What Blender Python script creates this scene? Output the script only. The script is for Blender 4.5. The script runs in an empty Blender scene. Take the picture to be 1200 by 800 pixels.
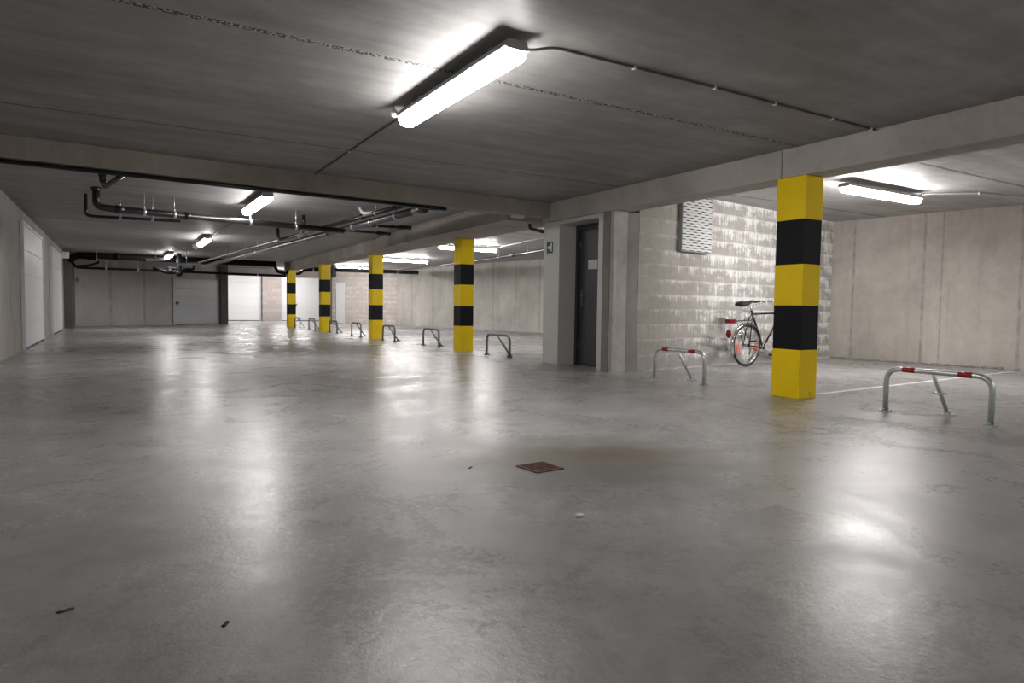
import bpy, bmesh, math, random
from mathutils import Vector, Matrix
random.seed(7)
S = bpy.context.scene
COL = S.collection
PI = math.pi

# ------------------------------------------------------------------ helpers
def Vv(*a): return Vector(a)

def tag(o, label=None, cat=None, group=None, kind=None):
    if label: o['label'] = label
    if cat: o['category'] = cat
    if group: o['group'] = group
    if kind: o['kind'] = kind
    return o

def empty(name, loc=(0, 0, 0), rz=0.0):
    o = bpy.data.objects.new(name, None)
    COL.objects.link(o)
    o.empty_display_size = 0.1
    o.location = loc
    o.rotation_euler = (0, 0, rz)
    return o

class MB:
    """collects shapes, links them as one mesh object"""
    def __init__(s):
        s.bm = bmesh.new()
        s.mi = 0
        s.smooth = False
    def _f(s, vs, smooth=None):
        try:
            f = s.bm.faces.new(vs)
        except ValueError:
            return None
        f.material_index = s.mi
        f.smooth = s.smooth if smooth is None else smooth
        return f
    def box(s, x0, x1, y0, y1, z0, z1, M=None):
        c = [(x0,y0,z0),(x1,y0,z0),(x1,y1,z0),(x0,y1,z0),(x0,y0,z1),(x1,y0,z1),(x1,y1,z1),(x0,y1,z1)]
        v = [s.bm.verts.new(M @ Vector(p) if M else p) for p in c]
        for q in ((0,3,2,1),(4,5,6,7),(0,1,5,4),(1,2,6,5),(2,3,7,6),(3,0,4,7)):
            s._f([v[i] for i in q], False)
        return s
    def prism(s, poly, z0, z1, M=None):
        """poly: list of (x,y) counter clockwise"""
        a = [s.bm.verts.new((M @ Vector((x,y,z0))) if M else (x,y,z0)) for x,y in poly]
        b = [s.bm.verts.new((M @ Vector((x,y,z1))) if M else (x,y,z1)) for x,y in poly]
        s._f(a[::-1], False); s._f(b, False)
        n = len(poly)
        for i in range(n):
            s._f([a[i], a[(i+1)%n], b[(i+1)%n], b[i]], False)
        return s
    def tube(s, pts, r, seg=10, cap=True, closed=False):
        pts = [Vector(p) for p in pts]
        n = len(pts)
        rs = r if isinstance(r, (list, tuple)) else [r]*n
        up = None; rings = []
        for i, p in enumerate(pts):
            if closed:
                t = (pts[(i+1)%n]-pts[(i-1)%n]).normalized()
            elif i == 0: t = (pts[1]-pts[0]).normalized()
            elif i == n-1: t = (pts[-1]-pts[-2]).normalized()
            else: t = ((pts[i+1]-p).normalized()+(p-pts[i-1]).normalized()).normalized()
            if up is None:
                a = Vector((0,0,1)) if abs(t.z) < 0.9 else Vector((1,0,0))
                up = (a - t*a.dot(t)).normalized()
            else:
                up = (up - t*up.dot(t)).normalized()
            w = t.cross(up)
            k = 1.0
            if 0 < i < n-1 and not closed:
                c = (pts[i+1]-p).normalized().dot((p-pts[i-1]).normalized())
                k = 1.0/max(0.6, math.sqrt(max(0.0,(1+c)/2)))
            rings.append([s.bm.verts.new(p + (up*math.cos(2*PI*j/seg)+w*math.sin(2*PI*j/seg))*rs[i]) for j in range(seg)])
        m = n if closed else n-1
        for i in range(m):
            A, B = rings[i], rings[(i+1)%n]
            for j in range(seg):
                s._f([A[j], A[(j+1)%seg], B[(j+1)%seg], B[j]], True)
        if cap and not closed:
            s._f(rings[0][::-1], False); s._f(rings[-1], False)
        return s
    def cyl(s, p0, p1, r, seg=14, r1=None):
        return s.tube([p0, p1], [r, r if r1 is None else r1], seg)
    def ball(s, c, r, seg=12, sc=(1,1,1)):
        M = Matrix.Translation(c) @ Matrix.Diagonal((sc[0],sc[1],sc[2],1))
        g = bmesh.ops.create_uvsphere(s.bm, u_segments=seg, v_segments=max(6,seg//2+2), radius=r, matrix=M)
        for v in g['verts']:
            for f in v.link_faces:
                f.material_index = s.mi; f.smooth = True
        return s
    def ring(s, c, R, r, axis='y', seg=48, sub=8, a0=0, a1=2*PI):
        pts = []
        full = abs(a1-a0-2*PI) < 1e-6
        k = seg if full else seg+1
        for i in range(k):
            a = a0+(a1-a0)*i/seg
            if axis == 'y': pts.append((c[0]+R*math.cos(a), c[1], c[2]+R*math.sin(a)))
            elif axis == 'x': pts.append((c[0], c[1]+R*math.cos(a), c[2]+R*math.sin(a)))
            else: pts.append((c[0]+R*math.cos(a), c[1]+R*math.sin(a), c[2]))
        return s.tube(pts, r, sub, closed=full)
    def build(s, name, mats, parent=None, world=False, bevel=0.0, origin=None):
        if not isinstance(mats, (list, tuple)): mats = [mats]
        bm = s.bm
        bmesh.ops.recalc_face_normals(bm, faces=bm.faces)
        off = None
        if world and parent is not None:
            off = parent.location.copy()
            q = parent.parent
            while q is not None:
                off += q.location; q = q.parent
        if parent is None and origin is None:
            xs = [v.co.x for v in bm.verts]; ys = [v.co.y for v in bm.verts]; zs = [v.co.z for v in bm.verts]
            origin = ((min(xs)+max(xs))/2, (min(ys)+max(ys))/2, min(zs))
        if origin is not None and parent is None: off = Vector(origin)
        if off is not None:
            bmesh.ops.translate(bm, verts=bm.verts, vec=-off)
        me = bpy.data.meshes.new(name)
        bm.to_mesh(me); bm.free()
        for m in mats: me.materials.append(m)
        o = bpy.data.objects.new(name, me)
        COL.objects.link(o)
        if parent is not None: o.parent = parent
        elif off is not None: o.location = off
        if bevel > 0:
            b = o.modifiers.new('bevel', 'BEVEL'); b.width = bevel; b.segments = 2; b.limit_method = 'ANGLE'
        return o

def bend(pts, r, n=6):
    """round the corners of a polyline"""
    P = [Vector(p) for p in pts]
    out = [P[0]]
    for i in range(1, len(P)-1):
        a = (P[i-1]-P[i]); b = (P[i+1]-P[i])
        d = min(r, a.length*0.49, b.length*0.49)
        A = P[i]+a.normalized()*d; B = P[i]+b.normalized()*d
        for k in range(n+1):
            t = k/n
            out.append(A*(1-t)**2 + P[i]*2*t*(1-t) + B*t*t)
    out.append(P[-1])
    return out

def copy_tree(o, parent=None):
    c = o.copy(); COL.objects.link(c)
    if parent is not None: c.parent = parent
    for ch in list(o.children): copy_tree(ch, c)
    return c

# ------------------------------------------------------------------ materials
class NT:
    def __init__(s, name):
        s.m = bpy.data.materials.new(name); s.m.use_nodes = True
        s.t = s.m.node_tree; s.n = s.t.nodes; s.l = s.t.links
        s.b = s.n['Principled BSDF']
    def node(s, typ, **kw):
        nd = s.n.new(typ)
        for k, v in kw.items():
            if k.startswith('_'): setattr(nd, k[1:], v)
            else: nd.inputs[k].default_value = v
        return nd
    def link(s, a, b): s.l.new(a, b)
    def coord(s, scale=(1,1,1), loc=(0,0,0), rot=(0,0,0)):
        tc = s.n.new('ShaderNodeTexCoord'); mp = s.n.new('ShaderNodeMapping')
        mp.inputs['Scale'].default_value = scale; mp.inputs['Location'].default_value = loc; mp.inputs['Rotation'].default_value = rot
        s.link(tc.outputs['Object'], mp.inputs['Vector'])
        return mp.outputs['Vector']
    def noise(s, vec, scale, detail=4, rough=0.55, dist=0.0):
        nd = s.node('ShaderNodeTexNoise', Scale=scale, Detail=detail, Roughness=rough, Distortion=dist)
        s.link(vec, nd.inputs['Vector']); return nd.outputs['Fac']
    def ramp(s, fac, stops):
        nd = s.n.new('ShaderNodeValToRGB'); e = nd.color_ramp.elements
        while len(e) < len(stops): e.new(0.5)
        for i, (p, c) in enumerate(stops):
            e[i].position = p
            e[i].color = (c, c, c, 1) if isinstance(c, (int, float)) else (*c, 1)
        s.link(fac, nd.inputs['Fac']); return nd.outputs['Color']
    def math(s, op, a, b=None, c=None, clamp=False):
        nd = s.n.new('ShaderNodeMath'); nd.operation = op; nd.use_clamp = clamp
        for i, v in enumerate((a, b, c)):
            if v is None: continue
            if isinstance(v, (int, float)): nd.inputs[i].default_value = v
            else: s.link(v, nd.inputs[i])
        return nd.outputs[0]
    def mix(s, fac, a, b, mode='MIX'):
        nd = s.n.new('ShaderNodeMix'); nd.data_type = 'RGBA'; nd.blend_type = mode
        for i, v in ((0, fac), (6, a), (7, b)):
            if isinstance(v, (int, float)) and i == 0: nd.inputs[0].default_value = v
            elif isinstance(v, tuple): nd.inputs[i].default_value = (*v, 1)
            elif isinstance(v, (int, float)): nd.inputs[i].default_value = (v, v, v, 1)
            else: s.link(v, nd.inputs[i])
        return nd.outputs[2]
    def xyz(s, vec):
        nd = s.n.new('ShaderNodeSeparateXYZ'); s.link(vec, nd.inputs[0]); return nd.outputs
    def comb(s, x, y, z):
        nd = s.n.new('ShaderNodeCombineXYZ')
        for i, v in enumerate((x, y, z)):
            if isinstance(v, (int, float)): nd.inputs[i].default_value = v
            else: s.link(v, nd.inputs[i])
        return nd.outputs[0]
    def bump(s, h, strength=0.3, dist=0.01, prev=None):
        nd = s.node('ShaderNodeBump', Strength=strength, Distance=dist)
        s.link(h, nd.inputs['Height'])
        if prev: s.link(prev, nd.inputs['Normal'])
        s.link(nd.outputs[0], s.b.inputs['Normal']); return nd.outputs[0]
    def base(s, c):
        if isinstance(c, tuple): s.b.inputs['Base Color'].default_value = (*c, 1)
        else: s.link(c, s.b.inputs['Base Color'])
    def rough(s, r):
        if isinstance(r, (int, float)): s.b.inputs['Roughness'].default_value = r
        else: s.link(r, s.b.inputs['Roughness'])

def simple(name, col, rough=0.5, metal=0.0, var=0.12, scale=8.0, bump=0.0):
    m = NT(name); v = m.coord()
    f = m.noise(v, scale, 4)
    m.base(m.mix(f, tuple(c*(1-var) for c in col), tuple(min(1, c*(1+var)) for c in col)))
    m.rough(rough); m.b.inputs['Metallic'].default_value = metal
    if bump: m.bump(m.noise(v, scale*8, 3), bump, 0.003)
    return m.m

def mat_floor():
    m = NT('polished_concrete_floor'); v = m.coord()
    big = m.noise(v, 0.35, 5, 0.6, 0.6)
    mid = m.noise(v, 1.7, 7, 0.66, 0.8)
    fine = m.noise(v, 11, 8, 0.7)
    grit = m.noise(v, 60, 4, 0.6)
    sw = m.noise(m.coord((0.45, 2.2, 1), rot=(0, 0, 0.5)), 1.3, 6, 0.65, 1.2)
    smoke = m.noise(v, 0.9, 9, 0.62, 1.6)
    smoke2 = m.noise(m.coord((1, 1, 1), loc=(7, 3, 0)), 2.6, 8, 0.68, 1.0)
    a = m.math('ADD', m.math('MULTIPLY', big, 0.25), m.math('MULTIPLY', smoke, 0.35))
    a = m.math('ADD', a, m.math('MULTIPLY', smoke2, 0.25))
    a = m.math('ADD', a, m.math('MULTIPLY', fine, 0.15))
    c = m.ramp(a, [(0.36, (0.20,0.196,0.195)), (0.5, (0.325,0.319,0.316)), (0.64, (0.45,0.442,0.436))])
    x, y, z = m.xyz(v)[:3]
    # oily brown stain spreading from the floor drain
    def blob(cx, cy, rx, ry, ang, soft, amp):
        dx = m.math('SUBTRACT', x, cx); dy = m.math('SUBTRACT', y, cy)
        ca, sa = math.cos(ang), math.sin(ang)
        u = m.math('ADD', m.math('MULTIPLY', dx, ca/rx), m.math('MULTIPLY', dy, sa/rx))
        w = m.math('ADD', m.math('MULTIPLY', dx, -sa/ry), m.math('MULTIPLY', dy, ca/ry))
        d = m.math('SQRT', m.math('ADD', m.math('MULTIPLY', u, u), m.math('MULTIPLY', w, w)))
        d = m.math('ADD', d, m.math('MULTIPLY', m.math('SUBTRACT', m.noise(v, 3.0, 5, 0.65), 0.5), amp))
        return m.math('SUBTRACT', 1.0, m.math('SMOOTHSTEP', d, 1.0-soft, 1.0+soft) if False else m.math('MULTIPLY', m.math('SUBTRACT', d, 1.0-soft), 1.0/(2*soft), clamp=True))
    s1 = blob(2.50, 3.20, 0.70, 0.50, -0.35, 0.45, 1.3)
    s2 = blob(2.2, 2.8, 0.55, 0.35, -0.8, 0.6, 1.4)
    s3 = blob(2.75, 3.25, 0.36, 0.16, -0.35, 0.5, 1.0)
    c = m.mix(m.math('MULTIPLY', s1, 0.85), c, (0.145,0.130,0.10))
    c = m.mix(m.math('MULTIPLY', s2, 0.5), c, (0.12,0.125,0.12))
    c = m.mix(m.math('MULTIPLY', s3, 0.7), c, (0.15,0.11,0.085))
    # small dark specks, and pale scuffs
    sp = m.ramp(m.noise(v, 34, 2, 0.4), [(0.80, 0), (0.82, 1)])
    c = m.mix(m.math('MULTIPLY', sp, 0.7), c, (0.05,0.045,0.04))
    sc = m.ramp(m.noise(m.coord((1,3,1), rot=(0,0,-0.4)), 2.2, 5, 0.6, 2.0), [(0.66, 0), (0.76, 1)])
    c = m.mix(m.math('MULTIPLY', sc, 0.3), c, (0.5,0.49,0.47))
    # arcs left by turning tyres
    dd = m.math('SQRT', m.math('ADD', m.math('POWER', m.math('SUBTRACT', x, 8.0), 2.0), m.math('POWER', m.math('SUBTRACT', y, -2.2), 2.0)))
    wv = m.math('ADD', dd, m.math('MULTIPLY', m.noise(v, 0.8, 3), 0.5))
    tr = m.noise(m.comb(m.math('MULTIPLY', wv, 5.0), m.math('MULTIPLY', y, 0.15), 0.0), 2.0, 5, 0.7)
    c = m.mix(m.ramp(tr, [(0.5, 0.0), (0.72, 0.28)]), c, (0.14,0.138,0.135))
    m.base(c)
    worn = m.noise(v, 30, 8, 0.85)
    r = m.math('ADD', m.ramp(m.noise(m.coord((1, 1, 1), loc=(2, 9, 0)), 1.2, 8, 0.65, 1.0), [(0.34, 0.22), (0.68, 0.38)]),
               m.math('MULTIPLY', m.math('SUBTRACT', worn, 0.5), 0.35))
    m.rough(m.math('MINIMUM', m.math('MAXIMUM', m.math('ADD', r, m.math('MULTIPLY', s1, 0.08)), 0.15), 0.75))
    m.link(m.ramp(worn, [(0.34, 0.12), (0.62, 0.72)]), m.b.inputs['Specular IOR Level'])
    h = m.math('ADD', m.math('MULTIPLY', m.noise(v, 16, 6, 0.7), 0.6), m.math('MULTIPLY', m.noise(v, 70, 4, 0.7), 0.35))
    m.bump(h, 0.40, 0.006)
    return m.m

def mat_ceiling(name='ceiling_concrete', k=1.0):
    m = NT(name); v = m.coord()
    x, y, z = m.xyz(v)[:3]
    st = m.noise(m.coord((0.35, 2.4, 1)), 1.6, 6, 0.62, 0.4)
    mid = m.noise(v, 3.2, 6, 0.6)
    a = m.math('ADD', m.math('MULTIPLY', st, 0.55), m.math('MULTIPLY', mid, 0.45))
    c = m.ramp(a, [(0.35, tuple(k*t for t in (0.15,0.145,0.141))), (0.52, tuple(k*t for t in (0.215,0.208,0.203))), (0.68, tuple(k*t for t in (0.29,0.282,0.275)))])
    wob = m.math('MULTIPLY', m.math('SUBTRACT', m.noise(v, 9, 4, 0.7), 0.5), 0.05)
    yy = m.math('ADD', y, wob)
    mask = None
    deep = None
    for jy, w in ((-1.2,.012),(1.7,.014),(4.53,.028),(7.38,.015),(11.5,.012),(14.17,.014),(16.8,.014),(19.5,.012),(22.2,.012),(25,.012),(28,.012),(31,.012)):
        d = m.math('ABSOLUTE', m.math('SUBTRACT', yy, jy))
        k = m.math('LESS_THAN', d, w)
        mask = k if mask is None else m.math('MAXIMUM', mask, k)
        if jy > 6: deep = k if deep is None else m.math('MAXIMUM', deep, k)
    crumb = m.ramp(m.noise(v, 55, 2, 0.5), [(0.49, (0.025,0.023,0.022)), (0.57, (0.40,0.39,0.37))])
    c = m.mix(mask, c, crumb)
    c = m.mix(deep, c, (0.055,0.05,0.047))
    pat = m.ramp(m.noise(m.coord((1, 5, 1), loc=(3.1, 0, 0)), 1.1, 5, 0.6, 1.5), [(0.70, 0), (0.8, 1)])
    c = m.mix(m.math('MULTIPLY', pat, 0.4), c, (0.38,0.37,0.35))
    m.base(c)
    m.rough(m.math('ADD', 0.42, m.math('MULTIPLY', mid, 0.25)))
    m.b.inputs['Specular IOR Level'].default_value = 0.4
    h = m.math('SUBTRACT', m.math('MULTIPLY', m.noise(v, 14, 6, 0.65), 0.5), m.math('MULTIPLY', mask, 0.6))
    m.bump(h, 0.4, 0.01)
    return m.m

def mat_cast(name, dark, mid_, light, seams=(), horiz=None, rust=0.3, pale_streak=0.3):
    """cast concrete wall, local x along the wall, z up"""
    m = NT(name); v = m.coord(); x, y, z = m.xyz(v)[:3]
    p = m.noise(v, 0.8, 6, 0.6, 0.5); q = m.noise(v, 6, 6, 0.65)
    vs = m.noise(m.coord((3.0, 1, 0.5)), 1.6, 5, 0.6)
    a = m.math('ADD', m.math('MULTIPLY', p, 0.6), m.math('ADD', m.math('MULTIPLY', q, 0.22), m.math('MULTIPLY', vs, 0.18)))
    c = m.ramp(a, [(0.36, dark), (0.5, mid_), (0.64, light)])
    wob = m.math('MULTIPLY', m.math('SUBTRACT', m.noise(m.comb(0.0, 0.0, z), 3, 3), 0.5), 0.03)
    mask = None
    for sx, w in seams:
        d = m.math('ABSOLUTE', m.math('SUBTRACT', m.math('ADD', x, wob), sx))
        k = m.math('SUBTRACT', 1.0, m.math('MULTIPLY', m.math('SUBTRACT', d, w*0.4), 1/(w*0.8), clamp=True))
        mask = k if mask is None else m.math('MAXIMUM', mask, k)
    if mask is not None:
        c = m.mix(m.math('MULTIPLY', mask, m.ramp(m.noise(v, 5, 4), [(0.35, 0.1), (0.62, 0.7)])), c, tuple(t*0.5 for t in mid_))
    if horiz:
        d = m.math('ABSOLUTE', m.math('SUBTRACT', z, horiz))
        c = m.mix(m.math('MULTIPLY', m.math('LESS_THAN', d, 0.006), 0.15), c, tuple(t*0.6 for t in mid_))
    ru = m.ramp(m.noise(m.coord((3.0, 1, 0.12), loc=(1.7, 0, 0)), 1.4, 4, 0.6), [(0.6, 0), (0.72, 1)])
    c = m.mix(m.math('MULTIPLY', ru, rust), c, (0.36,0.28,0.19))
    ps = m.ramp(m.noise(m.coord((7.0, 1, 0.3), loc=(5.2, 0, 2)), 1.5, 5, 0.65), [(0.58, 0), (0.75, 1)])
    c = m.mix(m.math('MULTIPLY', ps, pale_streak), c, (0.62,0.59,0.54))
    m.base(c); m.rough(0.82)
    m.bump(m.math('ADD', m.noise(v, 25, 5, 0.65), m.math('MULTIPLY', q, 0.5)), 0.35, 0.008)
    return m.m

def mat_block(name, row, width, ramp_x0, ramp_x1, base=(0.36,0.335,0.30), white=(0.80,0.78,0.75), lo=0.12, hi=1.0):
    """masonry blocks with white lime runs bleeding out of the joints; local x along, z up"""
    m = NT(name); v = m.coord(); x, y, z = m.xyz(v)[:3]
    nz = m.math('MULTIPLY', m.math('SUBTRACT', m.noise(v, 5, 3), 0.5), 0.014)
    uv = m.comb(m.math('ADD', x, nz), m.math('ADD', m.math('SUBTRACT', z, 0.008), nz), 0.0)
    br = m.node('ShaderNodeTexBrick', **{'Scale': 1.0, 'Mortar Size': 0.006, 'Mortar Smooth': 0.25, 'Bias': 0.0, 'Brick Width': width, 'Row Height': row})
    br.offset = 0.5
    m.link(uv, br.inputs['Vector'])
    br.inputs['Color1'].default_value = (*[b*0.86 for b in base], 1)
    br.inputs['Color2'].default_value = (*[b*1.14 for b in base], 1)
    br.inputs['Mortar'].default_value = (*[b*0.62 for b in base], 1)
    q = m.noise(v, 9, 6, 0.65)
    c = m.mix(0.35, br.outputs['Color'], m.ramp(q, [(0.3, tuple(b*0.7 for b in base)), (0.7, tuple(min(1,b*1.3) for b in base))]))
    # distance below the bed joint above: 0 at joint, 1 at the joint below
    fr = m.math('SUBTRACT', 1.0, m.math('FRACT', m.math('DIVIDE', m.math('ADD', m.math('SUBTRACT', z, 0.008), nz), row)))
    drip = m.noise(m.coord((16.0, 1, 1.2)), 1.6, 4, 0.6)
    patch = m.noise(m.coord((1.8, 1, 3.0)), 1.6, 5, 0.65)
    xr = m.math('DIVIDE', m.math('SUBTRACT', x, ramp_x0), ramp_x1-ramp_x0, clamp=True)
    amount = m.math('ADD', lo, m.math('MULTIPLY', xr, hi-lo))
    length = m.math('MULTIPLY', m.math('MULTIPLY', m.ramp(drip, [(0.32, 0.05), (0.66, 1.3)]), m.ramp(patch, [(0.36, 0.0), (0.60, 1.3)])), amount)
    run = m.math('DIVIDE', m.math('SUBTRACT', length, m.math('MULTIPLY', fr, 0.85)), 0.55, clamp=True)
    jnt = m.math('MULTIPLY', m.math('LESS_THAN', m.math('MINIMUM', fr, m.math('SUBTRACT', 1.0, fr)), 0.05), m.math('MULTIPLY', amount, m.ramp(patch, [(0.3, 0.2), (0.6, 1.0)])))
    w = m.math('MAXIMUM', run, jnt)
    haze = m.math('MULTIPLY', m.math('MULTIPLY', xr, 0.38), m.ramp(patch, [(0.3, 0.3), (0.7, 1.0)]))
    c = m.mix(haze, c, tuple(t*0.86 for t in white))
    c = m.mix(m.math('MULTIPLY', w, 0.9), c, white)
    # grey damp foot of the wall
    m.base(c); m.rough(0.85)
    h = m.math('SUBTRACT', m.math('MULTIPLY', q, 0.25), m.math('MULTIPLY', br.outputs['Fac'], 0.8))
    m.bump(m.math('ADD', h, m.math('MULTIPLY', w, 0.3)), 0.7, 0.012)
    return m.m

def mat_paint(name, col, rough=0.4, scuff=0.25, sc=(0.12,0.1,0.05)):
    m = NT(name); v = m.coord(); x, y, z = m.xyz(v)[:3]
    a = m.noise(v, 4, 5, 0.6)
    c = m.mix(a, tuple(t*0.9 for t in col), tuple(min(1, t*1.08) for t in col))
    low = m.math('SUBTRACT', 1.0, m.math('MULTIPLY', z, 3.0, clamp=True))
    s = m.math('MULTIPLY', m.ramp(m.noise(v, 16, 5, 0.7), [(0.6, 0), (0.68, 1)]), m.math('ADD', 0.08, low))
    c = m.mix(m.math('MULTIPLY', s, scuff*2), c, sc)
    m.base(c); m.rough(m.math('ADD', rough-0.08, m.math('MULTIPLY', a, 0.16)))
    m.bump(m.noise(v, 30, 3), 0.12, 0.004)
    return m.m

def mat_emit(name, col, strength):
    m = NT(name)
    v = m.coord()
    m.base((0.9,0.9,0.9)); m.rough(0.4)
    m.b.inputs['Emission Color'].default_value = (*col, 1)
    m.b.inputs['Emission Strength'].default_value = strength
    return m.m

M_FLOOR = mat_floor()
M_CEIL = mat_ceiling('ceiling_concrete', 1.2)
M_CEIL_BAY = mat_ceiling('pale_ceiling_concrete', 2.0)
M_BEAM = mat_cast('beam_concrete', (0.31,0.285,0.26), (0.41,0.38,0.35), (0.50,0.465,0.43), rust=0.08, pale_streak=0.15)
M_BEAM_X = mat_cast('beam_concrete_dim_brown', (0.24,0.21,0.18), (0.32,0.285,0.25), (0.40,0.36,0.32), rust=0.08, pale_streak=0.1)  # same beam concrete; the weaker light on it is put into this tone
M_WALL_R = mat_cast('cast_wall_concrete', (0.38,0.345,0.31), (0.50,0.46,0.42), (0.61,0.565,0.52),
                    seams=((0.45,0.03),(1.72,0.03),(2.02,0.02),(3.2,0.03),(4.6,0.03)), horiz=1.16, rust=0.45, pale_streak=0.2)
M_WALL_FAR = mat_cast('far_wall_concrete', (0.44,0.415,0.385), (0.56,0.535,0.50), (0.68,0.65,0.615),
                    seams=((1.4,0.05),(3.2,0.05),(4.9,0.05),(6.1,0.04),(7.6,0.05),(9.0,0.05),(10.4,0.05)), rust=0.4, pale_streak=0.5)
M_WALL_B = mat_cast('back_wall_concrete', (0.38,0.355,0.345), (0.45,0.42,0.41), (0.52,0.49,0.475),
                    seams=((1.55,0.06),(2.9,0.06)), rust=0.05, pale_streak=0.1)
M_WALL_L = mat_cast('left_wall_concrete', (0.25,0.24,0.22), (0.33,0.31,0.29), (0.40,0.38,0.35), rust=0.1, pale_streak=0.1)
M_BLOCK = mat_block('lime_stained_blockwork', 0.23, 0.50, 0.2, 2.4, base=(0.33,0.305,0.28), white=(0.86,0.85,0.83), lo=0.15, hi=1.0)
M_BLOCK_FAR = mat_block('far_blockwork', 0.23, 0.5, -2.5, 3.0, base=(0.52,0.46,0.42), white=(0.76,0.72,0.68), lo=0.3, hi=0.6)
M_BRICK = mat_block('pilaster_blockwork', 0.23, 0.5, 3.0, 6.0, base=(0.40,0.35,0.33), white=(0.40,0.37,0.35), lo=0.1, hi=0.2)
M_YELLOW = mat_paint('yellow_pillar_paint', (0.92,0.65,0.003), 0.45)
M_BLACKP = mat_paint('black_pillar_paint', (0.007,0.007,0.010), 0.5, 0.06, (0.06,0.06,0.06))
M_WHITEP = mat_paint('white_frame_paint', (0.56,0.56,0.53), 0.45, 0.1, (0.2,0.19,0.17))
M_DOOR = mat_paint('dark_grey_door_paint', (0.062,0.062,0.066), 0.38, 0.05, (0.1,0.1,0.1))
M_DOORF = mat_paint('charcoal_frame_paint', (0.03,0.03,0.032), 0.4, 0.05, (0.1,0.1,0.1))
M_GAR_W = simple('white_garage_panel', (0.72,0.73,0.74), 0.4, 0, 0.03, 2)
M_GAR_G = simple('grey_garage_panel', (0.50,0.52,0.54), 0.4, 0, 0.05, 2)
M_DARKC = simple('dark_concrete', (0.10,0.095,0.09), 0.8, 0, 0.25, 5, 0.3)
M_COLC = mat_cast('column_concrete', (0.30,0.285,0.26), (0.42,0.40,0.37), (0.52,0.50,0.47), rust=0.1, pale_streak=0.3)
M_COLD = mat_cast('column_concrete_grey', (0.17,0.16,0.15), (0.23,0.22,0.205), (0.30,0.285,0.265), rust=0.15, pale_streak=0.1)
M_GALV = simple('galvanised_steel', (0.58,0.61,0.60), 0.38, 0.75, 0.18, 30)
M_GALVD = simple('dull_galvanised_steel', (0.22,0.22,0.215), 0.45, 0.6, 0.2, 30)
M_RED = simple('red_reflective_band', (0.36,0.010,0.018), 0.35, 0, 0.15, 30)
M_REDL = simple('red_lens', (0.20,0.010,0.018), 0.2, 0, 0.1, 30)
M_ORL = simple('orange_red_lens', (0.66,0.19,0.15), 0.2, 0, 0.1, 30)
M_PIPE = simple('black_pipe', (0.012,0.012,0.013), 0.32, 0, 0.2, 20)
M_PIPEG = simple('grey_drain_pipe', (0.085,0.085,0.095), 0.28, 0, 0.15, 12)
M_PIPER = simple('dark_red_pipe', (0.07,0.02,0.018), 0.35, 0, 0.2, 12)
M_STEEL = simple('zinc_steel', (0.55,0.55,0.56), 0.35, 0.7, 0.1, 30)
M_PLAST = simple('light_grey_plastic', (0.55,0.56,0.56), 0.45, 0, 0.05, 6)
M_PLASTD = simple('grey_fixture_tray', (0.30,0.31,0.31), 0.45, 0, 0.05, 6)
M_CABLE = simple('grey_cable', (0.10,0.10,0.10), 0.5, 0, 0.1, 20)
M_CABLEW = simple('pale_cable_conduit', (0.55,0.55,0.54), 0.5, 0, 0.1, 20)
M_WHITE = simple('white_plastic', (0.80,0.80,0.79), 0.45, 0, 0.03, 6)
M_PAPER = simple('white_paper', (0.60,0.60,0.60), 0.8, 0, 0.03, 6)
M_GREEN = simple('exit_sign_green', (0.006,0.05,0.035), 0.4, 0, 0.1, 20)
M_RUBBER = simple('black_rubber', (0.014,0.014,0.014), 0.6, 0, 0.2, 20)
M_FRAMEB = simple('black_bicycle_paint', (0.012,0.013,0.014), 0.25, 0.1, 0.1, 20)
M_CHROME = simple('chrome', (0.72,0.72,0.72), 0.16, 1.0, 0.05, 20)
M_ALU = simple('aluminium_rim', (0.60,0.60,0.60), 0.3, 0.9, 0.08, 20)
M_RUST = simple('rusted_iron', (0.10,0.045,0.032), 0.75, 0.3, 0.5, 40, 0.5)
M_DARK = simple('drain_shadow_pit', (0.02,0.014,0.012), 0.8, 0, 0.2, 40)
M_STONE = simple('pale_chip', (0.75,0.74,0.70), 0.8, 0, 0.1, 60)
M_LINE = mat_paint('worn_white_line', (0.75,0.74,0.70), 0.6, 0.4, (0.3,0.29,0.28))
M_BLACKP.node_tree.nodes['Principled BSDF'].inputs['Specular IOR Level'].default_value = 0.2
M_LIGHT = mat_emit('glowing_diffuser', (1.0, 0.97, 0.955), 64.0)
M_LIGHTB = mat_emit('bright_glowing_diffuser', (1.0, 0.968, 0.95), 98.0)
M_PIPEB = simple('matt_black_pipe', (0.005,0.005,0.006), 0.65, 0, 0.2, 20)
M_PIPEB.node_tree.nodes['Principled BSDF'].inputs['Specular IOR Level'].default_value = 0.12
M_YELLOW.node_tree.nodes['Principled BSDF'].inputs['Specular IOR Level'].default_value = 0.3
M_GREY_BOX = simple('grey_box', (0.30,0.29,0.27), 0.6, 0, 0.1, 12)

# ------------------------------------------------------------------ setting
HC, HR = 2.65, 2.76          # ceiling heights, driving lane and bays

o = MB().box(-1.75, 17.5, -4.3, 40, -0.12, 0).build('floor', M_FLOOR, origin=(0,0,0)); tag(o, kind='structure')
o = MB().box(-1.75, 6.17, -4.3, 40, HC, HC+0.14).build('ceiling', M_CEIL, origin=(0,0,0)); tag(o, kind='structure')
o = MB().box(6.53, 17.5, -4.3, 40, HR, HR+0.14).build('ceiling_bays', M_CEIL_BAY, origin=(0,0,0)); tag(o, kind='structure')

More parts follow.
